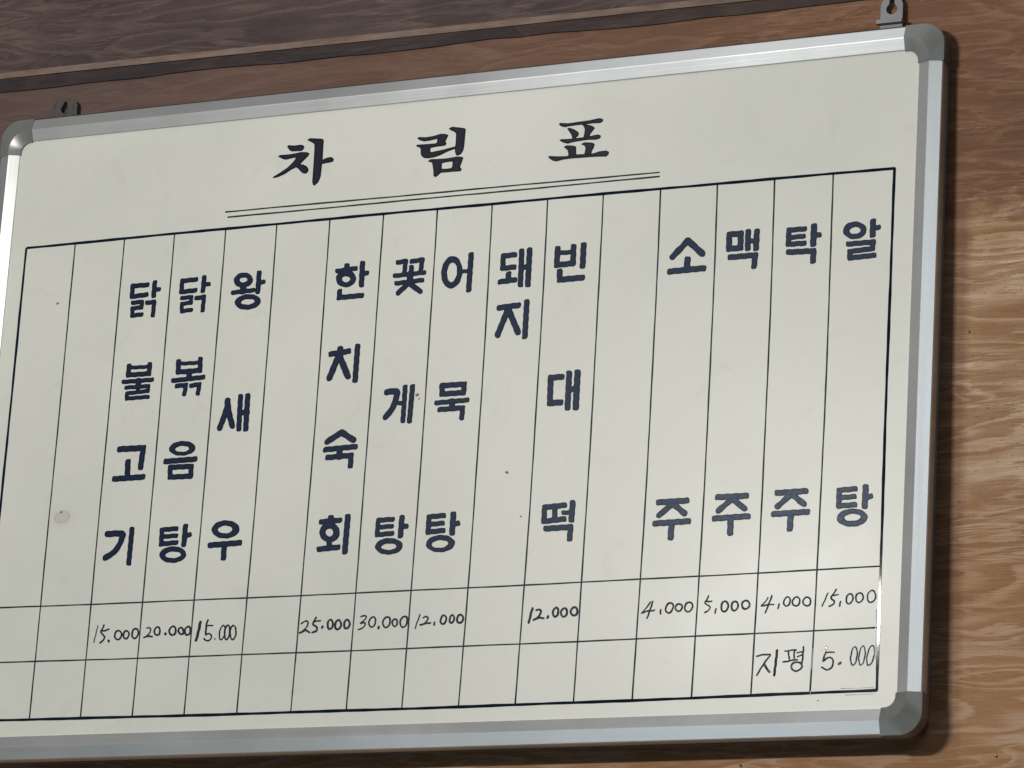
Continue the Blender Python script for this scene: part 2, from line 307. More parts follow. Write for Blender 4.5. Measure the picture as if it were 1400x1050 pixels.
# ---------------------------------------------------------------- lettering, in millimetres on the board (x right, z up from the table corner)
# b: square-ended bars, B: closed bars, c: pen strokes (first number is the width); e: ring (outer and inner ellipse); p: outline, h: hole
LETTERS = [
    '''b 4.03 131.1 -46.3 116.1 -46.1 116.3 -56.1 131.1 -55.4;b 4.31 138.7 -45.0 138.7 -56.8;b 3.59 140.3 -51.4 143.5 -51.2;b 3.60 118.0 -62.0 127.3 -61.8 127.2 -66.9 118.0 -67.3 118.4 -74.0 127.9 -73.6;b 3.73 132.6 -63.1 139.9 -62.8 139.7 -75.2''',
    '''b 3.92 180.6 -45.1 166.8 -45.4 166.8 -55.7 180.9 -55.2;b 4.13 188.9 -44.1 188.8 -56.1;b 3.56 190.4 -50.5 194.1 -50.3;b 3.43 168.1 -61.4 177.6 -61.2 177.5 -66.4 168.5 -66.9 169.0 -73.7 178.3 -73.1;b 3.70 182.9 -62.6 190.4 -62.0 190.2 -74.4''',
    '''b 4.14 120.0 -121.0 119.8 -129.3 141.1 -129.4 141.3 -121.0;b 3.00 121.9 -122.6 140.6 -123.0;b 3.57 115.9 -135.4 144.9 -135.3;b 4.98 130.7 -135.5 131.3 -141.0;b 3.28 119.2 -140.8 141.8 -140.9 141.5 -145.4 120.3 -146.3 120.6 -151.1 142.1 -150.8''',
    '''b 4.25 170.2 -120.3 170.7 -130.0 192.8 -129.9 192.2 -119.7;b 3.12 171.0 -122.4 192.1 -122.8;b 4.94 181.8 -130.6 182.4 -136.3;b 3.96 166.7 -137.6 196.6 -136.5;b 3.81 170.9 -142.7 179.8 -142.6 179.1 -150.6;b 3.80 185.5 -143.4 193.4 -142.8 192.7 -150.8''',
    '''e 228.90 -49.51 9.201 1.634 0.473 -6.789 229.04 -49.28 4.151 0.606 0.213 -2.517;b 5.57 229.2 -55.4 229.5 -59.5;b 3.76 219.5 -60.3 239.5 -59.7;b 4.35 244.2 -44.2 244.4 -61.1;b 3.62 245.8 -53.6 249.3 -52.7;e 235.13 -70.10 12.693 1.404 0.263 -6.913 235.25 -70.02 7.093 0.557 0.147 -2.742''',
    '''c 5.17 223.2 -159.5 223.0 -167.0 217.7 -184.1;c 5.03 223.3 -159.8 225.4 -169.9 230.1 -182.9;b 4.46 235.9 -157.0 236.8 -186.0;b 4.73 243.0 -156.8 243.7 -186.4;b 4.45 236.5 -171.1 243.8 -171.6''',
    '''b 5.10 118.4 -197.4 142.2 -197.7 141.2 -214.9;b 5.08 127.8 -209.8 128.6 -223.2;b 4.80 115.8 -224.4 144.2 -224.2''',
    '''e 181.76 -200.37 12.958 1.113 0.047 -6.426 181.81 -200.90 7.247 0.510 0.027 -2.945;b 4.63 166.4 -211.4 195.3 -211.0;B 4.34 171.3 -217.0 192.4 -217.3 192.7 -226.2 172.0 -225.9''',
    '''c 5.20 113.5 -274.4 128.5 -274.8 128.3 -280.2 126.2 -285.6 121.7 -291.2 113.6 -295.8;b 4.48 138.2 -271.5 138.0 -301.5''',
    '''b 3.89 182.9 -272.9 168.5 -273.3 168.9 -286.1 183.8 -285.4;b 3.62 169.2 -279.6 183.2 -279.2;b 4.57 191.8 -271.5 191.7 -287.3;b 3.88 193.6 -280.2 196.7 -279.1;e 181.54 -296.12 13.040 1.116 -0.010 -7.173 181.92 -296.34 8.012 0.491 -0.006 -3.158''',
    '''e 232.02 -276.07 13.479 1.184 -0.043 -7.877 231.67 -276.18 7.353 0.553 -0.023 -3.676;b 4.68 218.2 -289.5 246.9 -288.8;b 4.81 231.9 -289.9 232.3 -301.2''',
    '''b 4.76 331.0 -44.7 331.3 -48.6;b 3.81 322.1 -48.6 339.8 -47.5;e 331.10 -56.17 9.468 1.483 0.183 -7.690 331.21 -56.72 4.231 0.574 0.082 -2.978;b 4.63 346.2 -43.7 346.7 -62.8;b 3.91 347.6 -52.8 351.2 -52.8;b 4.28 325.9 -67.5 325.8 -73.1 347.7 -72.8''',
    '''b 3.85 380.8 -45.4 388.3 -44.8 387.7 -55.3;b 3.84 394.2 -45.6 404.3 -44.8 403.4 -54.9;b 4.12 394.2 -51.1 394.3 -57.2;b 3.71 378.9 -57.4 406.9 -56.6;b 5.49 393.2 -57.1 393.7 -63.1;b 3.71 380.9 -64.4 405.5 -63.4;c 4.52 392.8 -65.0 383.2 -73.2;c 4.38 392.8 -65.0 404.3 -73.5''',
    '''e 433.47 -58.50 9.808 -0.552 -1.744 -14.297 433.72 -58.55 4.992 -0.351 -0.888 -9.095;b 2.99 442.0 -58.5 450.0 -58.9;b 4.62 450.9 -44.3 450.8 -75.4''',
    '''b 5.23 330.6 -120.3 330.5 -124.6;b 4.69 322.2 -124.1 339.0 -122.7;c 5.50 330.0 -125.2 322.3 -145.7;c 5.50 330.0 -125.2 340.2 -145.3;b 4.80 347.5 -119.2 347.6 -149.2''',
    '''c 5.16 379.1 -162.2 388.7 -162.4 388.1 -169.8 385.4 -177.5 379.7 -184.3;b 3.38 388.4 -172.6 395.4 -172.9;b 4.06 396.5 -159.0 396.6 -188.7;b 4.33 403.5 -159.1 402.9 -189.1''',
    '''B 4.44 431.6 -159.9 452.6 -160.0 452.5 -167.4 432.2 -167.4;b 3.90 427.7 -174.9 456.4 -174.3;b 5.02 442.1 -174.6 442.5 -180.5;b 4.16 431.2 -181.0 452.6 -180.9 452.4 -189.5''',
    '''c 5.18 338.3 -195.5 325.1 -203.0;c 5.18 338.3 -195.5 350.4 -203.0;b 4.50 324.0 -210.0 352.4 -209.1;b 5.17 337.6 -210.3 338.1 -216.9;b 4.49 326.8 -217.2 349.1 -216.6 349.3 -225.8''',
    '''b 5.13 334.3 -271.3 334.5 -275.6;b 4.19 325.2 -274.1 342.9 -273.6;e 334.02 -283.80 9.487 1.218 -0.022 -8.675 333.96 -283.93 3.935 0.527 -0.009 -3.755;b 4.58 334.1 -291.0 334.6 -296.8;b 4.45 325.2 -298.2 343.1 -297.4;b 4.98 350.5 -271.1 350.1 -301.2''',
    '''b 3.87 393.4 -275.4 380.0 -275.6 379.8 -288.3 393.9 -287.7;b 3.61 380.0 -281.8 393.1 -281.4;b 4.67 402.3 -274.6 402.1 -289.9;b 4.13 403.9 -282.3 406.8 -282.1;e 391.80 -298.90 12.801 0.942 -0.006 -6.988 391.90 -299.28 7.473 0.406 -0.003 -3.013''',
    '''b 4.10 441.6 -274.6 427.9 -275.1 427.9 -288.4 442.1 -287.6;b 3.85 428.0 -281.8 441.1 -281.2;b 4.89 450.7 -274.2 450.6 -289.8;b 4.22 452.0 -282.6 455.3 -282.2;e 440.36 -298.91 13.233 1.081 0.210 -7.264 439.91 -299.27 7.982 0.531 0.127 -3.568''',
    '''b 4.32 492.2 -47.5 481.6 -47.8 481.8 -58.9 492.4 -58.6;b 4.62 487.7 -64.6 488.0 -70.4;b 4.31 480.3 -70.8 493.8 -70.1;b 4.47 498.8 -45.0 499.5 -74.7;b 4.15 500.0 -59.3 506.2 -59.5;b 4.77 506.2 -44.7 506.5 -75.2''',
    '''b 4.70 481.1 -94.1 498.7 -93.2;c 5.10 489.4 -95.5 481.1 -118.3;c 5.10 489.4 -95.5 500.1 -117.3;b 4.68 506.6 -90.9 506.8 -121.2''',
    '''b 4.74 532.4 -45.5 532.5 -60.0 547.6 -59.7 547.2 -44.9;b 3.67 533.3 -49.3 546.9 -49.6;b 4.88 556.5 -44.2 556.7 -62.4;b 4.88 535.6 -66.2 536.2 -73.4 556.8 -73.1''',
    '''b 4.87 543.3 -159.6 533.3 -159.8 534.0 -182.1 543.7 -182.0;b 4.87 550.2 -157.2 550.5 -186.8;b 4.60 550.9 -171.1 557.6 -171.3;b 5.26 557.9 -157.0 558.1 -187.0''',
    '''b 4.28 553.0 -271.6 535.0 -272.4 535.1 -284.5 553.4 -283.4;b 4.29 544.6 -272.5 544.7 -283.8;b 3.37 552.6 -278.0 559.6 -278.0;b 4.79 560.5 -270.2 560.2 -284.3;b 4.54 537.6 -290.9 559.9 -290.6 559.6 -300.6''',
    '''c 5.24 652.3 -48.1 639.1 -61.3;c 5.24 652.3 -48.1 665.9 -60.8;b 5.22 652.7 -64.9 652.7 -73.2;b 4.93 637.5 -74.1 667.4 -73.7''',
    '''B 4.76 689.4 -45.9 699.7 -45.9 699.9 -58.5 689.7 -58.5;b 4.59 706.2 -45.0 706.5 -59.3;b 4.59 714.0 -45.3 713.9 -59.9;b 3.85 706.9 -53.2 714.4 -53.4;b 4.59 691.3 -66.0 713.5 -65.9 712.9 -75.3''',
    '''b 4.11 756.1 -46.6 742.5 -46.6 742.5 -58.9 756.4 -59.1;b 3.82 742.7 -53.1 755.5 -52.9;b 4.98 764.6 -45.2 764.5 -60.2;b 4.10 766.1 -53.2 769.3 -52.8;b 4.55 743.3 -65.8 765.1 -66.5 764.9 -75.1''',
    '''e 800.51 -51.62 9.959 0.815 -0.151 -7.428 800.81 -51.79 5.161 0.351 -0.078 -3.204;b 4.64 816.2 -45.4 816.2 -56.8;b 3.91 817.9 -51.4 820.9 -50.7;b 4.07 795.5 -63.1 817.0 -63.0 816.5 -68.7 796.9 -69.7 797.2 -75.2 818.0 -74.6''',
    '''b 4.65 638.4 -273.7 663.0 -273.5;c 4.64 650.7 -275.6 639.2 -284.7;c 4.63 651.5 -275.9 661.9 -284.4;b 4.64 636.2 -291.5 665.4 -291.1;b 4.93 650.7 -292.4 650.5 -303.8''',
    '''b 4.60 690.7 -272.1 715.4 -272.3;c 4.59 703.2 -274.2 691.5 -283.7;c 4.59 704.0 -274.5 714.5 -283.1;b 4.59 688.7 -290.0 717.6 -289.6;b 4.89 702.8 -290.6 702.9 -302.5''',
    '''b 4.56 742.6 -271.4 766.9 -271.1;c 4.55 754.6 -273.1 743.1 -282.9;c 4.54 755.5 -273.4 766.2 -282.0;b 4.55 740.5 -289.0 769.2 -288.6;b 4.84 755.0 -289.6 754.8 -301.6''',
    '''b 4.05 809.5 -271.6 796.0 -272.1 796.1 -285.2 809.7 -284.8;b 3.75 796.1 -278.4 809.1 -278.0;b 4.64 818.6 -270.7 818.3 -286.3;b 4.04 819.7 -279.3 822.9 -278.6;e 808.03 -295.46 12.858 0.679 -0.012 -7.242 808.18 -295.24 7.261 0.298 -0.007 -3.178''',
]
TITLE_LETTERS = [
    '''p 262.2 72.1 263.6 73.0 269.5 72.1 275.7 72.4 278.4 71.4 279.2 69.8 278.0 67.5 276.2 66.8 267.0 67.3 265.1 68.4;p 253.8 63.6 255.5 64.5 264.3 64.3 270.9 64.7 276.7 65.4 282.6 64.7 284.9 63.4 284.0 61.5 280.2 58.0 277.2 55.2 276.6 53.6 279.2 53.6 283.0 51.6 285.0 49.1 285.0 46.7 283.5 45.2 281.0 45.2 278.7 46.6 275.1 50.3 272.7 51.9 267.8 50.0 261.5 46.4 255.1 44.3 251.1 43.8 250.1 44.4 253.5 46.1 259.1 49.0 264.6 52.3 268.7 56.0 271.4 59.2 271.9 61.2 268.3 60.9 261.8 60.0 258.8 60.9;p 282.0 76.4 284.4 77.6 291.8 76.6 296.6 76.0 298.2 74.5 298.1 69.0 298.5 56.0 302.1 57.4 306.4 58.0 308.7 57.1 309.7 55.3 309.0 53.7 305.4 53.2 301.8 53.0 298.2 52.6 298.1 45.1 297.8 40.4 296.0 35.8 292.6 33.0 291.4 33.5 290.3 36.3 290.3 46.5 290.1 61.6 289.7 71.2 288.4 73.0''',
    '''p 391.3 67.3 392.2 68.4 399.7 67.5 407.4 68.1 413.0 69.3 417.3 69.0 420.8 67.7 419.4 64.6 418.2 62.1 419.5 60.3 418.8 58.6 415.3 58.3 409.6 58.2 404.3 57.5 404.1 54.3 405.7 53.1 409.9 53.7 417.0 54.4 423.2 55.5 428.8 56.3 428.9 54.7 421.3 52.7 414.5 50.0 408.2 48.5 402.6 48.2 399.0 48.8 396.3 51.0 395.4 53.8 395.4 57.1 393.9 59.0 390.6 60.3 391.3 61.4 400.2 61.1 408.7 60.9 410.6 61.4 410.9 65.1 409.8 65.4 403.5 64.5 397.8 64.2 393.4 65.8;p 421.2 73.4 423.9 74.8 430.4 73.7 435.7 72.5 437.2 71.7 437.1 66.0 436.9 56.6 436.2 52.0 434.3 49.1 430.8 47.8 429.3 49.9 428.5 53.4 428.9 60.0 428.7 68.1 427.5 69.9 424.2 71.6;p 403.1 45.3 405.5 46.7 413.3 46.2 421.8 46.0 430.2 46.8 434.4 46.4 436.8 45.5 435.8 41.9 434.1 37.1 436.1 34.9 435.0 33.3 428.3 33.6 420.6 33.6 416.0 33.7 413.7 31.5 411.3 30.1 409.6 31.2 409.2 35.6 407.9 41.8 407.1 43.8;h 416.4 42.4 420.6 43.0 427.0 43.1 427.3 40.0 426.7 36.7 421.1 36.4 416.5 36.9''',
    '''p 526.6 67.4 527.6 68.3 535.2 67.2 545.5 67.7 555.0 68.0 561.1 68.8 564.9 69.1 567.7 67.7 567.4 66.2 565.1 65.0 559.3 65.4 552.5 65.2 544.3 65.2 537.4 65.0 531.9 64.4 528.8 65.5;p 534.8 62.6 536.8 63.0 540.7 61.4 544.7 58.7 545.6 56.9 544.9 55.0 542.3 53.3 540.2 53.5 539.3 56.2 537.0 59.7;p 548.4 65.3 553.9 64.1 558.1 62.7 560.3 60.8 558.4 58.4 556.5 55.9 555.6 53.3 550.5 52.5 551.0 55.7 551.5 60.3 550.6 62.8;p 528.2 52.6 529.6 53.3 536.1 52.9 543.0 52.9 550.5 53.1 555.9 53.4 561.3 54.2 564.7 54.2 566.5 52.9 565.6 51.0 562.3 50.2 554.7 50.8 546.5 50.5 539.7 49.9 535.7 49.1 531.4 50.6;p 532.5 46.2 535.1 47.2 540.6 46.5 543.6 45.5 544.0 41.8 544.1 37.2 537.4 37.5 537.2 40.5 536.4 42.9 534.6 44.7;p 548.8 47.2 551.5 48.4 558.3 47.6 561.1 46.2 560.3 42.9 558.8 40.4 558.3 37.2 552.1 37.1 552.7 39.7 553.1 43.6 552.0 45.7;p 518.3 38.9 520.2 38.9 527.4 37.9 535.7 37.4 543.9 38.2 552.8 37.6 561.0 37.6 566.3 38.9 572.5 39.0 574.9 37.6 574.4 35.4 572.4 34.0 566.6 34.6 559.8 34.9 551.6 35.0 542.0 35.3 532.4 35.0 526.0 33.9 522.8 34.9 519.6 37.1''',
]
HANDWRITING = [
    '''c 0.97 112.5 -356.3 111.1 -364.1 109.8 -371.6;c 1.53 118.6 -356.2 117.2 -359.7 116.1 -362.6 119.0 -365.4 120.5 -367.4 119.2 -369.7 116.0 -372.3;c 1.53 117.8 -361.4 120.8 -361.1 123.9 -360.3;c 2.36 124.7 -370.6 124.7 -371.1;e 133.76 -365.81 4.207 -0.833 -1.068 -4.606 133.76 -365.81 2.524 -0.573 -0.641 -3.165;e 141.83 -365.80 3.558 -0.585 -0.794 -4.204 141.83 -365.80 1.871 -0.383 -0.417 -2.750;e 150.75 -364.97 3.953 -0.706 -0.883 -5.053 150.75 -364.97 2.196 -0.494 -0.491 -3.537''',
    '''c 1.24 161.8 -360.5 164.3 -360.6 166.0 -362.2 165.5 -364.9 162.8 -367.3 159.9 -368.8;c 1.52 159.9 -368.8 163.3 -368.1 168.0 -368.5;e 172.68 -363.89 3.666 -0.084 -0.483 -4.377 172.68 -363.89 1.906 -0.054 -0.251 -2.832;c 2.47 180.8 -366.5 181.1 -366.8;e 187.96 -364.16 4.148 -0.467 -0.803 -4.629 187.96 -364.16 2.256 -0.301 -0.437 -2.980;e 196.34 -364.69 3.277 1.253 0.502 -3.776 196.34 -364.69 1.464 0.701 0.224 -2.112;e 202.92 -364.75 3.706 -0.278 -0.604 -4.526 202.92 -364.75 1.817 -0.176 -0.296 -2.869''',
    '''c 2.73 214.8 -357.7 213.7 -365.5 212.1 -373.3;c 1.77 221.9 -356.2 220.9 -361.3 221.1 -369.0;c 1.23 220.9 -361.3 224.1 -360.9 227.3 -360.9;c 1.36 221.1 -369.1 224.4 -368.0 226.7 -369.9 226.6 -372.4 224.3 -374.3 221.4 -373.8 219.8 -372.2;c 1.22 230.5 -373.1 230.8 -373.1;e 237.15 -367.71 3.304 -0.710 -0.642 -6.804 237.15 -367.71 1.867 -0.578 -0.363 -5.544;e 242.00 -367.51 3.313 -0.173 -0.439 -7.017 242.00 -367.51 1.584 -0.135 -0.210 -5.486;e 247.76 -367.99 3.668 0.098 -0.372 -6.852 247.76 -367.99 2.086 0.078 -0.211 -5.443''',
    '''c 1.34 313.6 -362.7 316.5 -361.0 319.3 -361.1 320.0 -363.3 318.1 -367.1 315.1 -369.5 312.5 -371.0;c 1.74 312.8 -370.8 316.2 -369.5 318.6 -369.0 322.0 -370.7;c 1.74 327.1 -358.2 325.5 -361.6 324.8 -364.1 328.2 -366.2 329.2 -368.1 328.2 -370.1 324.6 -371.0;c 1.34 326.2 -361.8 329.1 -361.0 331.9 -361.1;c 2.14 333.8 -366.3 333.9 -367.3;e 341.33 -364.68 3.511 -0.159 -0.472 -4.918 341.33 -364.68 1.545 -0.102 -0.208 -3.152;e 348.85 -365.30 3.779 -0.352 -0.628 -4.884 348.85 -365.30 1.819 -0.226 -0.302 -3.131;e 357.19 -365.06 3.631 -0.337 -0.604 -4.629 357.19 -365.06 1.676 -0.209 -0.279 -2.877''',
    '''c 1.33 370.1 -359.0 372.8 -358.2 375.2 -359.2 373.8 -361.8 370.2 -364.7;c 1.33 370.2 -364.7 374.0 -364.5 374.8 -366.1 372.6 -368.6 368.7 -370.3;e 381.24 -364.13 3.789 -0.768 -0.875 -4.975 381.24 -364.13 2.274 -0.559 -0.525 -3.623;c 2.11 387.5 -368.5 387.6 -369.7;e 394.75 -364.74 4.069 -1.228 -1.207 -5.164 394.75 -364.74 2.441 -0.885 -0.724 -3.723;e 402.59 -365.49 3.164 -0.443 -0.631 -3.829 402.59 -365.49 1.513 -0.271 -0.302 -2.347;e 410.94 -365.07 3.916 -1.259 -1.164 -5.273 410.94 -365.07 2.296 -0.915 -0.682 -3.835''',
    '''c 1.18 425.9 -359.7 424.0 -365.0 422.0 -371.2;c 1.44 429.1 -362.3 431.3 -361.5 433.4 -362.8 432.2 -365.9 429.6 -367.7 426.6 -368.5;c 1.57 426.6 -368.5 430.3 -367.7 436.3 -367.1;c 1.70 439.9 -367.0 439.7 -369.1;e 447.96 -364.94 3.466 -0.532 -0.695 -4.483 447.96 -364.94 1.699 -0.343 -0.341 -2.886;e 455.82 -364.69 2.926 -0.331 -0.494 -4.140 455.82 -364.69 1.157 -0.203 -0.195 -2.534;e 463.43 -364.81 3.810 -0.182 -0.521 -4.347 463.43 -364.81 1.905 -0.109 -0.260 -2.608''',
    '''c 2.19 529.5 -358.7 528.2 -364.2 527.0 -370.5;c 1.67 533.0 -360.1 535.6 -359.9 537.6 -361.6 535.9 -365.2 531.2 -368.4;c 1.67 531.2 -368.4 535.4 -367.0 540.2 -367.3;c 2.31 544.0 -366.1 543.8 -367.1;e 550.86 -362.68 3.384 -0.409 -0.579 -4.703 550.86 -362.68 1.393 -0.249 -0.239 -2.871;e 558.51 -363.24 3.708 -0.384 -0.635 -4.393 558.51 -363.24 1.854 -0.235 -0.318 -2.685;e 567.60 -362.75 4.043 -0.053 -0.430 -4.373 567.60 -362.75 2.054 -0.031 -0.219 -2.525''',
    '''c 1.14 635.7 -357.6 632.4 -362.1 628.4 -366.5;c 1.39 628.4 -366.5 633.8 -365.2 639.6 -364.8;c 1.39 637.6 -357.1 635.7 -363.7 633.3 -371.3;c 1.51 645.1 -364.4 644.9 -367.8;e 652.63 -363.22 3.718 -1.595 -1.410 -4.758 652.63 -363.22 2.231 -1.139 -0.846 -3.398;e 660.89 -363.26 3.654 -0.907 -1.129 -3.601 660.89 -363.26 2.142 -0.556 -0.662 -2.207;e 669.57 -363.20 4.022 -1.142 -1.245 -4.525 669.57 -363.20 2.514 -0.790 -0.778 -3.133''',
    '''c 1.25 686.8 -354.6 685.0 -357.9 683.9 -360.6 687.2 -362.8 688.4 -364.4 687.1 -366.8 684.0 -368.5;c 1.38 685.4 -359.0 687.7 -359.5 689.6 -359.4;c 1.50 693.7 -365.7 693.1 -369.2;e 701.19 -364.04 3.726 -0.875 -0.902 -5.013 701.19 -364.04 2.084 -0.607 -0.504 -3.480;e 709.91 -364.04 3.590 -0.794 -0.870 -4.536 709.91 -364.04 1.953 -0.526 -0.473 -3.005;e 719.42 -363.47 4.058 -0.889 -1.124 -4.138 719.42 -363.47 2.435 -0.564 -0.675 -2.623''',
    '''c 1.11 738.5 -358.4 736.1 -361.9 733.0 -365.1;c 1.24 733.0 -365.1 738.1 -364.4 743.8 -364.1;c 1.36 741.9 -357.0 739.4 -363.8 736.9 -370.7;c 1.36 748.4 -364.3 747.4 -367.9;e 755.07 -362.38 3.276 -0.944 -0.913 -4.351 755.07 -362.38 1.916 -0.667 -0.534 -3.075;e 762.94 -362.72 3.762 -0.920 -1.050 -4.231 762.94 -362.72 2.405 -0.643 -0.671 -2.956;e 772.17 -363.11 3.875 -0.896 -1.083 -4.110 772.17 -363.11 2.522 -0.618 -0.705 -2.836''',
    '''c 1.10 789.9 -357.0 787.6 -362.3 785.4 -367.3;c 1.35 796.8 -354.2 794.6 -357.8 792.6 -361.0 795.2 -363.5 795.7 -365.3 794.1 -366.7 791.3 -367.7;c 1.22 794.4 -359.0 796.5 -359.0 798.7 -358.5;c 1.34 800.9 -364.2 800.3 -367.9;e 808.47 -362.26 3.348 -1.027 -0.941 -4.667 808.47 -362.26 2.009 -0.748 -0.565 -3.399;e 816.82 -361.72 3.705 -0.977 -1.043 -4.432 816.82 -361.72 2.369 -0.698 -0.667 -3.166;e 827.00 -361.26 4.046 -0.778 -0.860 -5.386 827.00 -361.26 2.820 -0.609 -0.599 -4.215''',
    '''c 1.36 731.0 -406.3 736.9 -405.4 742.5 -405.6 740.2 -409.0 737.3 -413.1 734.4 -417.8 731.7 -421.9;c 1.84 738.1 -413.7 740.3 -416.8 742.5 -419.8;c 2.09 748.4 -402.1 747.8 -410.5 746.8 -422.4''',
    '''c 1.23 755.0 -403.1 760.0 -402.7 764.7 -402.4;c 1.35 758.2 -403.7 759.1 -409.7;c 1.35 763.2 -403.0 763.2 -409.7;c 1.35 754.1 -412.0 759.8 -411.2 766.0 -410.4;c 1.47 770.9 -400.3 770.7 -406.5 770.2 -413.7;c 1.10 765.7 -404.7 770.4 -404.3;c 1.10 765.9 -408.0 770.2 -406.9;e 765.63 -416.04 5.214 1.124 0.883 -4.245 765.63 -416.04 3.759 0.749 0.636 -2.830''',
    '''c 1.10 790.2 -405.1 793.8 -405.5 797.2 -405.6;c 1.34 790.0 -405.5 788.9 -409.0 788.0 -412.7 790.9 -410.2 794.0 -409.8 796.2 -411.7 796.6 -415.8 794.7 -418.7 791.3 -419.6 787.2 -417.6;c 2.18 801.8 -415.3 802.9 -414.6''',
    '''e 814.08 -409.33 3.199 -0.861 -0.547 -8.087 814.08 -409.33 1.969 -0.736 -0.337 -6.915;e 820.86 -409.28 3.009 -0.883 -0.515 -8.256 820.86 -409.28 1.903 -0.770 -0.326 -7.202;e 828.12 -409.37 3.338 -1.551 -0.800 -8.470 828.12 -409.37 2.246 -1.361 -0.538 -7.433''',
]
GRID_COLUMNS = [  # x at top, price row, second row, bottom; then y at top
    (-0.9, -439.0, 0.1, 0.1, 0.2),
    (-1.0, -438.4, 51.7, 52.0, 51.6),
    (-0.3, -438.4, 103.1, 103.4, 103.4),
    (0.0, -438.3, 154.4, 155.5, 155.1),
    (0.1, -438.9, 206.6, 207.1, 206.3),
    (0.6, -439.0, 257.9, 259.2, 257.8),
    (0.7, -439.9, 310.6, 311.7, 309.8),
    (1.2, -439.9, 363.3, 363.8, 362.8),
    (0.5, -440.1, 415.3, 416.5, 414.7),
    (0.1, -440.1, 467.9, 469.6, 467.4),
    (0.4, -439.8, 520.2, 521.6, 519.1),
    (0.3, -439.5, 572.0, 573.3, 571.6),
    (-0.1, -438.9, 624.7, 626.3, 623.9),
    (-0.1, -438.3, 676.4, 678.2, 676.0),
    (-0.7, -438.1, 727.8, 729.5, 727.6),
    (-0.6, -438.2, 779.5, 780.6, 778.1),
    (0.0, -438.0, 833.2, 833.3, 834.5),
]
GRID_ROWS = [
    (0.2, 833.2, -0.9, 0.5, -0.7),
    (0.0, 834.1, -336.2, -338.4, -336.8),
    (0.0, 833.5, -385.8, -388.3, -386.9),
    (0.0, 834.8, -437.5, -439.7, -437.6),
]
UNDERLINES = [(204.6, 15.9, 623.1, 15.1), (207.3, 10.8, 623.3, 11.2)]

# ---------------------------------------------------------------- the wall
WY = 0.0189                                                # wall face (world y)
ZB = 2.45
def wall_sheet(name, x0, x1, z0, z1, y0, y1, mat, parent=None):
    v, f = box_data(x0, x1, y0, y1, z0, z1)
    return link(name, mesh_from(name, v, f), mat, parent)
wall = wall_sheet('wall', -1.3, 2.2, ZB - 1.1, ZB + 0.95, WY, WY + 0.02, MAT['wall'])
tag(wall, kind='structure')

# upper plank, lapped over the sheet, its lower edge cut to a pale bevel
def upper_plank():
    t, ch = 0.0085, 0.0034
    def zed(x): return ZB + 0.1720 - 0.0075 * x
    xs = [-1.3 + 3.5 * i / 40 for i in range(41)]
    v, f = [], []
    rnd = random.Random(4)
    for x in xs:
        z = zed(x) + rnd.uniform(-0.00025, 0.00025)
        v += [(x, WY - 0.0022, z), (x, WY - t, z + ch), (x, WY - t, ZB + 0.95), (x, WY + 0.0005, ZB + 0.95), (x, WY + 0.0005, z)]
    for i in range(40):
        for k in range(5):
            a, b = i * 5 + k, i * 5 + (k + 1) % 5
            f.append((a, a + 5, b + 5, b))
    f += [(0, 1, 2, 3, 4), tuple(40 * 5 + k for k in (4, 3, 2, 1, 0))]
    m = mesh_from('upper_plank', v, f)
    m.materials.append(MAT['plank']); m.materials.append(MAT['raw_edge'])
    for i in range(40): m.polygons[i * 5].material_index = 1
    return link('upper_plank', m, None, wall)
upper_plank()

def dark_strip(x0, x1, slant0, slant1, mat, seed):  # dark strip with a wavy lower edge, just below the plank
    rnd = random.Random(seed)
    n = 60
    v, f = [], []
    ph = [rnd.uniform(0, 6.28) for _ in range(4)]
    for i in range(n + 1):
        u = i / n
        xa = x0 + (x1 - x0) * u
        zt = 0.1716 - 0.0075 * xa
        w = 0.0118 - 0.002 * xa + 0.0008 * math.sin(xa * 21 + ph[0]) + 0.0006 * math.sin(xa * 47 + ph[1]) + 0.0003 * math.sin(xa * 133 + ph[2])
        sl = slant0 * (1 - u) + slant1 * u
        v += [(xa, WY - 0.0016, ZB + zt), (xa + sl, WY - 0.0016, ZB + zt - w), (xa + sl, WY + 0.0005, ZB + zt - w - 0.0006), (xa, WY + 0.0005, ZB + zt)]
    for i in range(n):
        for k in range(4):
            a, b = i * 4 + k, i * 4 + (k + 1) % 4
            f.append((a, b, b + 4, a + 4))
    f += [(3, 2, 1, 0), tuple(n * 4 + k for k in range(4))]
    return link('dark_strip', mesh_from('dark_strip', v, f), mat, wall)
dark_strip(-1.3, 0.4700, 0, 0.010, MAT['under_strip'], 3)
dark_strip(0.4705, 2.2, 0.010, 0, MAT['under_strip_b'], 8)

# ---------------------------------------------------------------- the board
board = bpy.data.objects.new('menu_board', None)
COL.objects.link(board)
board.empty_display_size = 0.1
board.matrix_world = BOARD
tag(board, 'white hand-lettered menu board in an aluminium frame on the brown wood wall', 'menu board')

X0, X1, Z0, Z1 = -0.0160, 0.8516, -0.4530, 0.1018        # inside edge of the frame
def part(name, mesh, mat):
    return link(name, mesh, mat, board)

v, f = box_data(X0 - 0.004, X1 + 0.004, 0.0, 0.008, Z0 - 0.004, Z1 + 0.004)
part('panel', mesh_from('panel', v, f), MAT['board'])

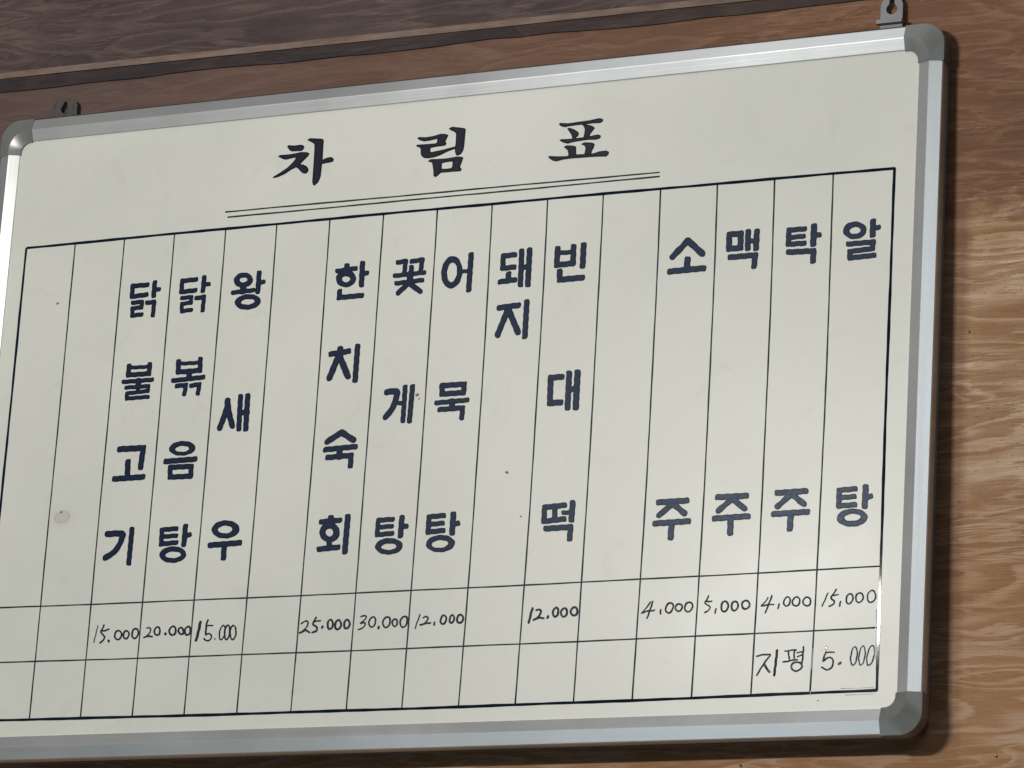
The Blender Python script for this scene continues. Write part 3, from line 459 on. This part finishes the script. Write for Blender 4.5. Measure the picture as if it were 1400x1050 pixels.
# cross-section of the rails: (distance out from the inside edge, height off the panel), inside facet, ridge, outside facet, side
PROFILE = [(0.0, -0.0010), (0.0, 0.0009), (0.0005, 0.0013), (0.0094, 0.0048), (0.0100, 0.0050), (0.0106, 0.0048),
           (0.0202, 0.0014), (0.0207, 0.0010), (0.0210, 0.0004), (0.0210, -0.0095), (0.0203, -0.0098), (0.0203, -0.0130)]
CAP_R = [0.0095, 0.0095, 0.0095, 0.0180, 0.0185, 0.0190, 0.0185, 0.0188, 0.0190, 0.0190, 0.0184, 0.0184]
LEG = 0.0125                                              # how far a cap reaches along a rail from the inside corner

def rail(name, a, b, out, mat):
    """a, b: inside-edge ends (x, z); out: outward unit vector (x, z)"""
    v, f = [], []
    n = len(PROFILE)
    for (px, pz) in (a, b):
        for d, h in PROFILE:
            v.append((px + out[0] * d, -h, pz + out[1] * d))
    for k in range(n - 1):
        f.append((k, k + 1, n + k + 1, n + k))
    return part(name, mesh_from(name, v, f), mat)
rail('frame_rail', (X0 + LEG - .001, Z1), (X1 - LEG + .001, Z1), (0, 1), MAT['alu_h'])
rail('frame_rail', (X1 - LEG + .001, Z0), (X0 + LEG - .001, Z0), (0, -1), MAT['alu_h'])
rail('frame_rail', (X1, Z1 - LEG + .001), (X1, Z0 + LEG - .001), (1, 0), MAT['alu_v'])
rail('frame_rail', (X0, Z0 + LEG - .001), (X0, Z1 - LEG + .001), (-1, 0), MAT['alu_v'])

v, f = box_data(X0 + 0.012, X1 - 0.012, -0.0002, 0.004, Z1 + 0.0206, Z1 + 0.0219)  # thin dark strip along the outer edge of the top rail
part('dark_edge_strip', mesh_from('dark_edge_strip', v, f), MAT['rail_edge'])

def corner_cap(cx, cz, sx, sz):
    """cap over the mitre: the rail section carried round the corner, a hair proud of the rails"""
    g = 0.0009
    prof = []
    for k, (d, h) in enumerate(PROFILE):
        prof.append((d - (g if k < 3 else -g if k > 6 else 0), h + (g if 0 < k < 9 else 0)))
    n, A = len(prof), 10
    ringv = []
    for (d, h), r in zip(prof, CAP_R):
        path = [(-LEG, d)]
        for i in range(A + 1):
            t = math.pi / 2 * i / A
            path.append((d - r + r * math.sin(t), d - r + r * math.cos(t)))
        path.append((d, -LEG))
        ringv.append([(cx + sx * p, -h, cz + sz * q) for p, q in path])
    m = A + 3
    v = [p for ring in ringv for p in ring]
    f = []
    for k in range(n - 1):
        for i in range(m - 1):
            a = k * m + i
            f.append((a, a + 1, a + m + 1, a + m))
    f.append(tuple(k * m for k in range(n)))
    f.append(tuple(k * m + m - 1 for k in range(n)))
    me = mesh_from('corner_cap', v, f)
    import bmesh
    bm = bmesh.new(); bm.from_mesh(me)
    bmesh.ops.recalc_face_normals(bm, faces=bm.faces)
    bm.to_mesh(me); bm.free()
    for p in me.polygons: p.use_smooth = True
    me.set_sharp_from_angle(angle=R(17))
    return part('corner_cap', me, MAT['cap'])
corner_cap(X1, Z1, 1, 1); corner_cap(X1, Z0, 1, -1); corner_cap(X0, Z1, -1, 1); corner_cap(X0, Z0, -1, -1)

# ---------------------------------------------------------------- flat shapes cut from a distance field
def sd_poly(P, X, Y):
    d2 = np.full(X.shape, 1e9); inside = np.zeros(X.shape, bool)
    n = len(P)
    for i in range(n):
        ax, ay = P[i]; bx_, by_ = P[(i + 1) % n]
        ex, ey = bx_ - ax, by_ - ay
        t = np.clip(((X - ax) * ex + (Y - ay) * ey) / (ex * ex + ey * ey + 1e-12), 0, 1)
        d2 = np.minimum(d2, (X - ax - t * ex) ** 2 + (Y - ay - t * ey) ** 2)
        c = ((ay > Y) != (by_ > Y)) & (X < ex * (Y - ay) / (ey if abs(ey) > 1e-12 else 1e-12) + ax)
        inside ^= c
    d = np.sqrt(d2)
    return np.where(inside, -d, d)

def sd_box(a, b, w, X, Y):
    cx, cy = (a[0] + b[0]) / 2, (a[1] + b[1]) / 2
    ex, ey = b[0] - a[0], b[1] - a[1]
    L = math.hypot(ex, ey) + 1e-9
    ex /= L; ey /= L
    u = np.abs((X - cx) * ex + (Y - cy) * ey); v = np.abs(-(X - cx) * ey + (Y - cy) * ex)
    r = 0.62 * w / 2
    qx = u - (L / 2 + w / 2 - r); qy = v - (w / 2 - r)
    return np.hypot(np.maximum(qx, 0), np.maximum(qy, 0)) + np.minimum(np.maximum(qx, qy), 0) - r

def sd_caps(a, b, w, X, Y):
    ex, ey = b[0] - a[0], b[1] - a[1]
    t = np.clip(((X - a[0]) * ex + (Y - a[1]) * ey) / (ex * ex + ey * ey + 1e-12), 0, 1)
    return np.hypot(X - a[0] - t * ex, Y - a[1] - t * ey) - w / 2

def sd_ell(c, m, X, Y):
    iv = np.linalg.inv(np.array(m).reshape(2, 2))
    dx, dy = X - c[0], Y - c[1]
    qx, qy = iv[0, 0] * dx + iv[0, 1] * dy, iv[1, 0] * dx + iv[1, 1] * dy
    k = np.sqrt(qx * qx + qy * qy) + 1e-9
    gx, gy = (iv[0, 0] * qx + iv[1, 0] * qy) / k, (iv[0, 1] * qx + iv[1, 1] * qy) / k
    return (k - 1) / np.hypot(gx, gy)

def spline(P):
    if len(P) < 3: return P
    Q = [P[0]] + list(P) + [P[-1]]
    out = []
    for i in range(1, len(Q) - 2):
        p0, p1, p2, p3 = (np.array(Q[j]) for j in (i - 1, i, i + 1, i + 2))
        for s in range(5):
            t = s / 5
            out.append(tuple(0.5 * (2 * p1 + (p2 - p0) * t + (2 * p0 - 5 * p1 + 4 * p2 - p3) * t * t + (3 * p1 - p0 - 3 * p2 + p3) * t ** 3)))
    out.append(tuple(P[-1]))
    return out

def smin(a, b, k):
    if k <= 0: return np.minimum(a, b)
    h = np.clip(0.5 + 0.5 * (b - a) / k, 0, 1)
    return b * (1 - h) + a * h - k * h * (1 - h)

def field(desc, step, k, hand=None):
    prims = [p.split() for p in desc.split(';')]
    num = [(p[0], [float(t) for t in p[1:]]) for p in prims]
    xs, ys = [], []
    for kd, a in num:
        if kd in 'bBc': xs += a[1::2]; ys += a[2::2]
        elif kd in 'ph': xs += a[0::2]; ys += a[1::2]
        else:
            rx, ry = math.hypot(a[2], a[3]), math.hypot(a[4], a[5])
            xs += [a[0] - rx, a[0] + rx]; ys += [a[1] - ry, a[1] + ry]
    x0, x1, y0, y1 = min(xs) - 4, max(xs) + 4, min(ys) - 4, max(ys) + 4
    gx, gy = np.arange(x0, x1, step), np.arange(y0, y1, step)
    X, Y = np.meshgrid(gx, gy)
    if hand is not None:                                    # a hand is never quite steady
        X2 = X + 0.16 * np.sin(Y * 0.9 + hand) + 0.08 * np.sin(Y * 2.3 + X * 1.1 + hand * 3)
        Y2 = Y + 0.16 * np.sin(X * 0.8 + hand * 2) + 0.08 * np.sin(X * 2.1 - Y * 1.3 + hand)
    else: X2, Y2 = X, Y
    F = None
    for kd, a in num:
        if kd in 'bBc':
            w = a[0]; P = list(zip(a[1::2], a[2::2]))
            if kd == 'B': P = P + [P[0]]
            if kd == 'c': P = spline(P)
            d = None
            for i in range(len(P) - 1):
                e = (sd_caps if kd == 'c' else sd_box)(P[i], P[i + 1], w, X2, Y2)
                d = e if d is None else np.minimum(d, e)
        elif kd in 'ph':
            d = sd_poly(list(zip(a[0::2], a[1::2])), X2, Y2)
            if kd == 'h':
                F = np.maximum(F, -d); continue
        else:
            d = np.maximum(sd_ell(a[0:2], a[2:6], X2, Y2), -sd_ell(a[6:8], a[8:12], X2, Y2))
        F = d if F is None else smin(F, d, k)
    return gx, gy, F

def contours(gx, gy, F, level):
    G = F - level
    inside = G < 0
    code = (inside[:-1, :-1] * 1 + inside[:-1, 1:] * 2 + inside[1:, 1:] * 4 + inside[1:, :-1] * 8)
    J, I = np.nonzero((code > 0) & (code < 15))
    nxt = {}
    pt = {}
    def E(j, i, e):
        if e == 0: k, a, b = ('h', j, i), (j, i), (j, i + 1)
        elif e == 1: k, a, b = ('v', j, i + 1), (j, i + 1), (j + 1, i + 1)
        elif e == 2: k, a, b = ('h', j + 1, i), (j + 1, i), (j + 1, i + 1)
        else: k, a, b = ('v', j, i), (j, i), (j + 1, i)
        if k not in pt:
            ga, gb = G[a], G[b]
            t = ga / (ga - gb)
            pt[k] = (gx[a[1]] + t * (gx[b[1]] - gx[a[1]]), gy[a[0]] + t * (gy[b[0]] - gy[a[0]]))
        return k
    TAB = {1: [(3, 0)], 2: [(0, 1)], 3: [(3, 1)], 4: [(1, 2)], 5: [(3, 0), (1, 2)], 6: [(0, 2)], 7: [(3, 2)], 8: [(2, 3)], 9: [(2, 0)],
           10: [(0, 1), (2, 3)], 11: [(2, 1)], 12: [(1, 3)], 13: [(1, 0)], 14: [(0, 3)]}
    for j, i in zip(J, I):
        for a, b in TAB[int(code[j, i])]:
            nxt[E(j, i, a)] = E(j, i, b)
    loops = []
    while nxt:
        s, cur = nxt.popitem()
        lp = [s]
        while cur != s and cur in nxt:
            lp.append(cur); cur = nxt.pop(cur)
        loops.append([pt[k] for k in lp])
    out = []
    for lp in loops:
        P = np.array(lp)
        if len(P) < 6: continue
        for _ in range(2):
            P = 0.25 * np.roll(P, 1, 0) + 0.5 * P + 0.25 * np.roll(P, -1, 0)
        area = 0.5 * np.sum(P[:, 0] * np.roll(P[:, 1], -1) - np.roll(P[:, 0], -1) * P[:, 1])
        if abs(area) < 0.12: continue
        keep = [0]                                         # drop points that hardly bend the line
        for i in range(1, len(P)):
            a = P[keep[-1]]; b = P[(i + 1) % len(P)]
            seg = P[keep[-1] + 1:i + 1]
            e = b - a; L = np.hypot(*e) + 1e-9
            if np.max(np.abs(e[0] * (seg[:, 1] - a[1]) - e[1] * (seg[:, 0] - a[0])) / L) > 0.035 or i - keep[-1] > 14: keep.append(i)
        if len(keep) >= 3: out.append(P[keep])
    return out

def cut_shape(name, loops, y_front, thick, bevel, mat, parent):
    """closed loops in mm -> thin solid with holes, front face at y_front (towards the room)"""
    cu = bpy.data.curves.new(name, 'CURVE')
    cu.dimensions = '2D'; cu.fill_mode = 'BOTH'
    cu.extrude = (thick / 2 - bevel); cu.bevel_depth = bevel; cu.bevel_resolution = 1
    cu.offset = -bevel
    for P in loops:
        sp = cu.splines.new('POLY')
        sp.points.add(len(P) - 1)
        for p, q in zip(sp.points, P): p.co = (q[0] / 1000, q[1] / 1000, 0, 1)
        sp.use_cyclic_u = True
    tmp = bpy.data.objects.new('tmp', cu)
    COL.objects.link(tmp)
    bpy.context.view_layer.update()
    me = bpy.data.meshes.new_from_object(tmp.evaluated_get(bpy.context.evaluated_depsgraph_get()))
    bpy.data.objects.remove(tmp); bpy.data.curves.remove(cu)
    me.transform(Matrix.Translation((0, y_front + thick / 2, 0)) @ Matrix.Rotation(R(90), 4, 'X'))
    me.name = name
    me.materials.clear()
    return link(name, me, mat, parent)

def rounded(x0, x1, z0, z1, r):
    P = []
    for cx, cz, a0 in ((x1 - r, z1 - r, 0), (x0 + r, z1 - r, 90), (x0 + r, z0 + r, 180), (x1 - r, z0 + r, 270)):
        for i in range(9):
            a = R(a0 + 90 * i / 8)
            P.append((cx + r * math.cos(a), cz + r * math.sin(a)))
    return np.array(P)
cut_shape('backing', [rounded(X0 * 1e3 - 21.4, X1 * 1e3 + 21.4, Z0 * 1e3 - 21.4, Z1 * 1e3 + 21.4, 19)], 0.0132, 0.0020, 0.0004, MAT['back'], board)

for i, desc in enumerate(TITLE_LETTERS):
    gx, gy, F = field(desc, 0.25, 0.3, hand=None)
    o = cut_shape('title_letter', contours(gx, gy, F, 0.26), -0.00040, 0.00045, 0.00008, MAT['outline'], board)
    cut_shape('letter_face', contours(gx, gy, F, -0.85), -0.00052, 0.00020, 0.00006, MAT['title_face'], o)
for i, desc in enumerate(LETTERS):
    gx, gy, F = field(desc, 0.22, 0.5, hand=i * 1.7)
    o = cut_shape('letter', contours(gx, gy, F, 0.28), -0.00040, 0.00045, 0.00008, MAT['outline'], board)
    cut_shape('letter_face', contours(gx, gy, F, -0.55), -0.00052, 0.00020, 0.00006, MAT['face'], o)
for i, desc in enumerate(HANDWRITING):
    gx, gy, F = field(desc, 0.14, 0.25, hand=i * 2.3)
    name = 'handwritten_word' if i in (11, 12) else 'handwritten_price'
    cut_shape(name, contours(gx, gy, F, 0.08), -0.00008, 0.00010, 0.00002, MAT['ink_violet'] if i == 14 else MAT['ink'], board)

# ---------------------------------------------------------------- ruled lines
def ruled(name, pts, width, y, mat, seed, rise=0.00010, flat=False):
    """a ruled stroke through the points (mm), swelling and wandering slightly like a pen line; low rounded section"""
    rnd = random.Random(seed)
    P = [np.array(p, float) for p in pts]
    n = max(2, int(sum(np.hypot(*(P[i + 1] - P[i])) for i in range(len(P) - 1)) / 9))
    ph = [rnd.uniform(0, 6.28) for _ in range(4)]
    v, f = [], []
    for i in range(n + 1):
        t = i / n
        if len(P) == 3:                                    # gentle arc through three points
            c = P[0] * (2 * (t - .5) * (t - 1)) + P[1] * (-4 * t * (t - 1)) + P[2] * (2 * t * (t - .5))
            e = P[0] * (4 * t - 3) + P[1] * (4 - 8 * t) + P[2] * (4 * t - 1)
        else:
            c = P[0] * (1 - t) + P[1] * t; e = P[1] - P[0]
        e = e / np.hypot(*e); nn = np.array((-e[1], e[0]))
        s = t * n * 9
        c = c + nn * (0.10 * math.sin(s * .031 + ph[0]) + 0.05 * math.sin(s * .13 + ph[1]))
        w = width * (1 + 0.10 * math.sin(s * .05 + ph[2]) + 0.08 * math.sin(s * .21 + ph[3])) / 2
        for k, (o, h) in enumerate(((-1, 0.0), (-.8, 1.0), (0, 1.0), (.8, 1.0), (1, 0.0)) if flat else ((-1, 0.0), (-.72, .8), (0, 1.0), (.72, .8), (1, 0.0))):
            q = (c + nn * w * o) / 1000
            v.append((q[0], y - rise * h, q[1]))
    for i in range(n):
        for k in range(4):
            a = i * 5 + k
            f.append((a, a + 1, a + 6, a + 5))
    f += [(0, 1, 2, 3, 4), tuple(n * 5 + k for k in (4, 3, 2, 1, 0))]
    m = mesh_from(name, v, f, smooth=not flat)
    return part(name, m, mat)

for i, (yt, yb, xa, xm, xb) in enumerate(GRID_COLUMNS):
    edge = i in (0, 16)
    ruled('border_line' if edge else 'column_line', [(xa, yt), (xm, (yt + yb) / 2), (xb, yb)],
          2.5 if edge else 1.45, -0.00002 if edge else -0.000005, MAT['border'] if edge else MAT['line'], 10 + i, 0.00022 if edge else 0.00008, edge)
for i, (xa, xb, ya, ym, yb) in enumerate(GRID_ROWS):
    edge = i in (0, 3)
    ruled('border_line' if edge else 'row_line', [(xa, ya), ((xa + xb) / 2, ym), (xb, yb)],
          2.5 if edge else 1.35, -0.00005 if edge else -0.00003, MAT['border'] if edge else MAT['line'], 50 + i, 0.00022 if edge else 0.00008, edge)
for i, (xa, ya, xb, yb) in enumerate(UNDERLINES):
    ruled('underline', [(xa, ya), (xb, yb)], 1.5, -0.00002, MAT['line'], 70 + i, 0.00008)

# clear tape over the last cells: the glints on its edges are painted as pale raised strips
for i, (a, b) in enumerate((((779.0, -401.5), (778.6, -419.0)), ((778.4, -436.2), (778.3, -440.2)), ((804.0, -435.3), (831.5, -435.0)), ((808.0, -440.6), (832.0, -440.4)), ((831.6, -372.0), (832.0, -412.0)))):
    ruled('tape_glint', [a, b], 0.6, -0.00026, MAT['tape'], 90 + i, 0.00012)

# ---------------------------------------------------------------- specks and an added glossy drop for a glint on the panel
def blot(name, x, z, r, h, mat, seed, sx=1.0, sz=1.0):
    rnd = random.Random(seed)
    n = 14
    v = [(x, -h, z)]; f = []
    for ring, (rr, hh) in enumerate(((0.6, 0.75), (1.0, 0.0))):
        for k in range(n):
            a = 2 * math.pi * k / n
            q = r * rr * (1 + rnd.uniform(-.22, .22) * (mat is not MAT['fleck']))
            v.append((x + q * sx * math.cos(a), -h * hh - 0.00001, z + q * sz * math.sin(a)))
    for k in range(n):
        f.append((0, 1 + (k + 1) % n, 1 + k))
        f.append((1 + k, 1 + (k + 1) % n, 1 + n + (k + 1) % n, 1 + n + k))
    return part(name, mesh_from(name, v, f, smooth=True), mat)
blot('glint_fleck', 0.7903, -0.4022, 0.0018, 0.00012, MAT['fleck'], 1, 0.8, 1.35)  # added smooth drop that mirrors the lamp as a white glint
for i, (x, z, r) in enumerate(((.0393, -.0566, .0013), (.4981, -.2402, .0014), (.5135, -.2791, .0008), (.4085, -.1665, .0016), (.4105, -.1700, .0008), (.0640, -.2520, .0011), (.7850, -.4445, .0006))):
    blot('speck', x, z, r, 0.00008, MAT['speck'], 20 + i, 1.2, 0.9)

# ---------------------------------------------------------------- hangers and the nails in the wall
def hanger(cx, zc, mat, hw=10.0, head=9.5, hole=4.6):
    """stamped steel tab: round head with a keyhole, on a folded foot"""
    loops = []
    P = []
    for i in range(17):
        a = math.pi * i / 16
        P.append((cx + hw * math.cos(a), zc + 2.5 + head * math.sin(a)))
    P += [(cx - hw, zc - 24), (cx + hw, zc - 24)]
    loops.append(np.array(P))
    H = []
    for i in range(19):
        a = R(60) - R(300) * i / 18
        H.append((cx + hole * math.cos(a), zc + hole * math.sin(a)))
    H += [(cx - 2.0, zc + head - 1.3), (cx, zc + head - 0.3), (cx + 2.0, zc + head - 1.3)]
    loops.append(np.array(H)[::-1])
    o = cut_shape('hanger', loops, 0.0085, 0.0014, 0.0003, mat, board)
    v, f = box_data((cx - 11.5) / 1000, (cx + 11.0) / 1000, 0.0035, 0.0083, (zc - 14.0) / 1000, (zc - 10.6) / 1000)
    link('hanger_foot', mesh_from('hanger_foot', v, f), mat, o)
    return o
hanger(822.2, 144.0, MAT['steel'])
hanger(21.0, 134.5, MAT['dark_steel'], 13.0, 7.6, 4.2)

def spindle(name, loc, axis, rows, mat, label, cat, group=None, n=14):
    """lathe along an axis: rows of (distance, radius)"""
    v, f = [], []
    for d, r in rows:
        for k in range(n):
            a = 2 * math.pi * k / n
            v.append((r * math.cos(a), r * math.sin(a), d))
    for j in range(len(rows) - 1):
        for k in range(n):
            a, b = j * n + k, j * n + (k + 1) % n
            f.append((a, b, b + n, a + n))
    f.append(tuple(range(n))[::-1]); f.append(tuple((len(rows) - 1) * n + k for k in range(n)))
    o = link(name, mesh_from(name, v, f, smooth=True), mat)
    o.data.set_sharp_from_angle(angle=R(40))
    o.rotation_euler = Vector(axis).to_track_quat('Z', 'Y').to_euler()
    o.location = loc
    return tag(o, label, cat, group=group)
def nail(x, z, label):
    p = BOARD @ Vector((x, 0.0, z))
    return spindle('nail', (p.x, WY + 0.012, p.z), (0.10, -1, 0.32), [(0, .0005), (.004, .0016), (.028, .0016), (.0285, .0034), (.0297, .0034), (.0302, .0026)],
                   MAT['nail'], label, 'nail')
nail(0.8222, 0.1515, 'pale nail in the keyhole hanger above the top right corner')

def brad(p, axis, label):
    return spindle('brass_pin', (p[0], WY + 0.0035, p[1]), axis, [(0, .0006), (.0040, .0006), (.0043, .0012), (.0050, .0013), (.0054, .0009)], MAT['brass'], label, 'pin', group='brass pins in the wall', n=12)
for p, ax, lab in (((0.8092, 2.6015), (0.5, -0.6, 0.6), 'small brass pin beside the hanger at the top right'),
                   ((0.8915, 2.3101), (0.6, -1, 0.2), 'small brass pin in the wall right of the frame'),
                   ((0.9226, 1.9628), (0.2, -1, 0.1), 'small brass pin in the wall below the bottom right corner'),
                   ((0.7067, 1.9595), (0.4, -1, 0.3), 'small brass pin in the wall under the bottom rail')):
    brad(p, ax, lab)
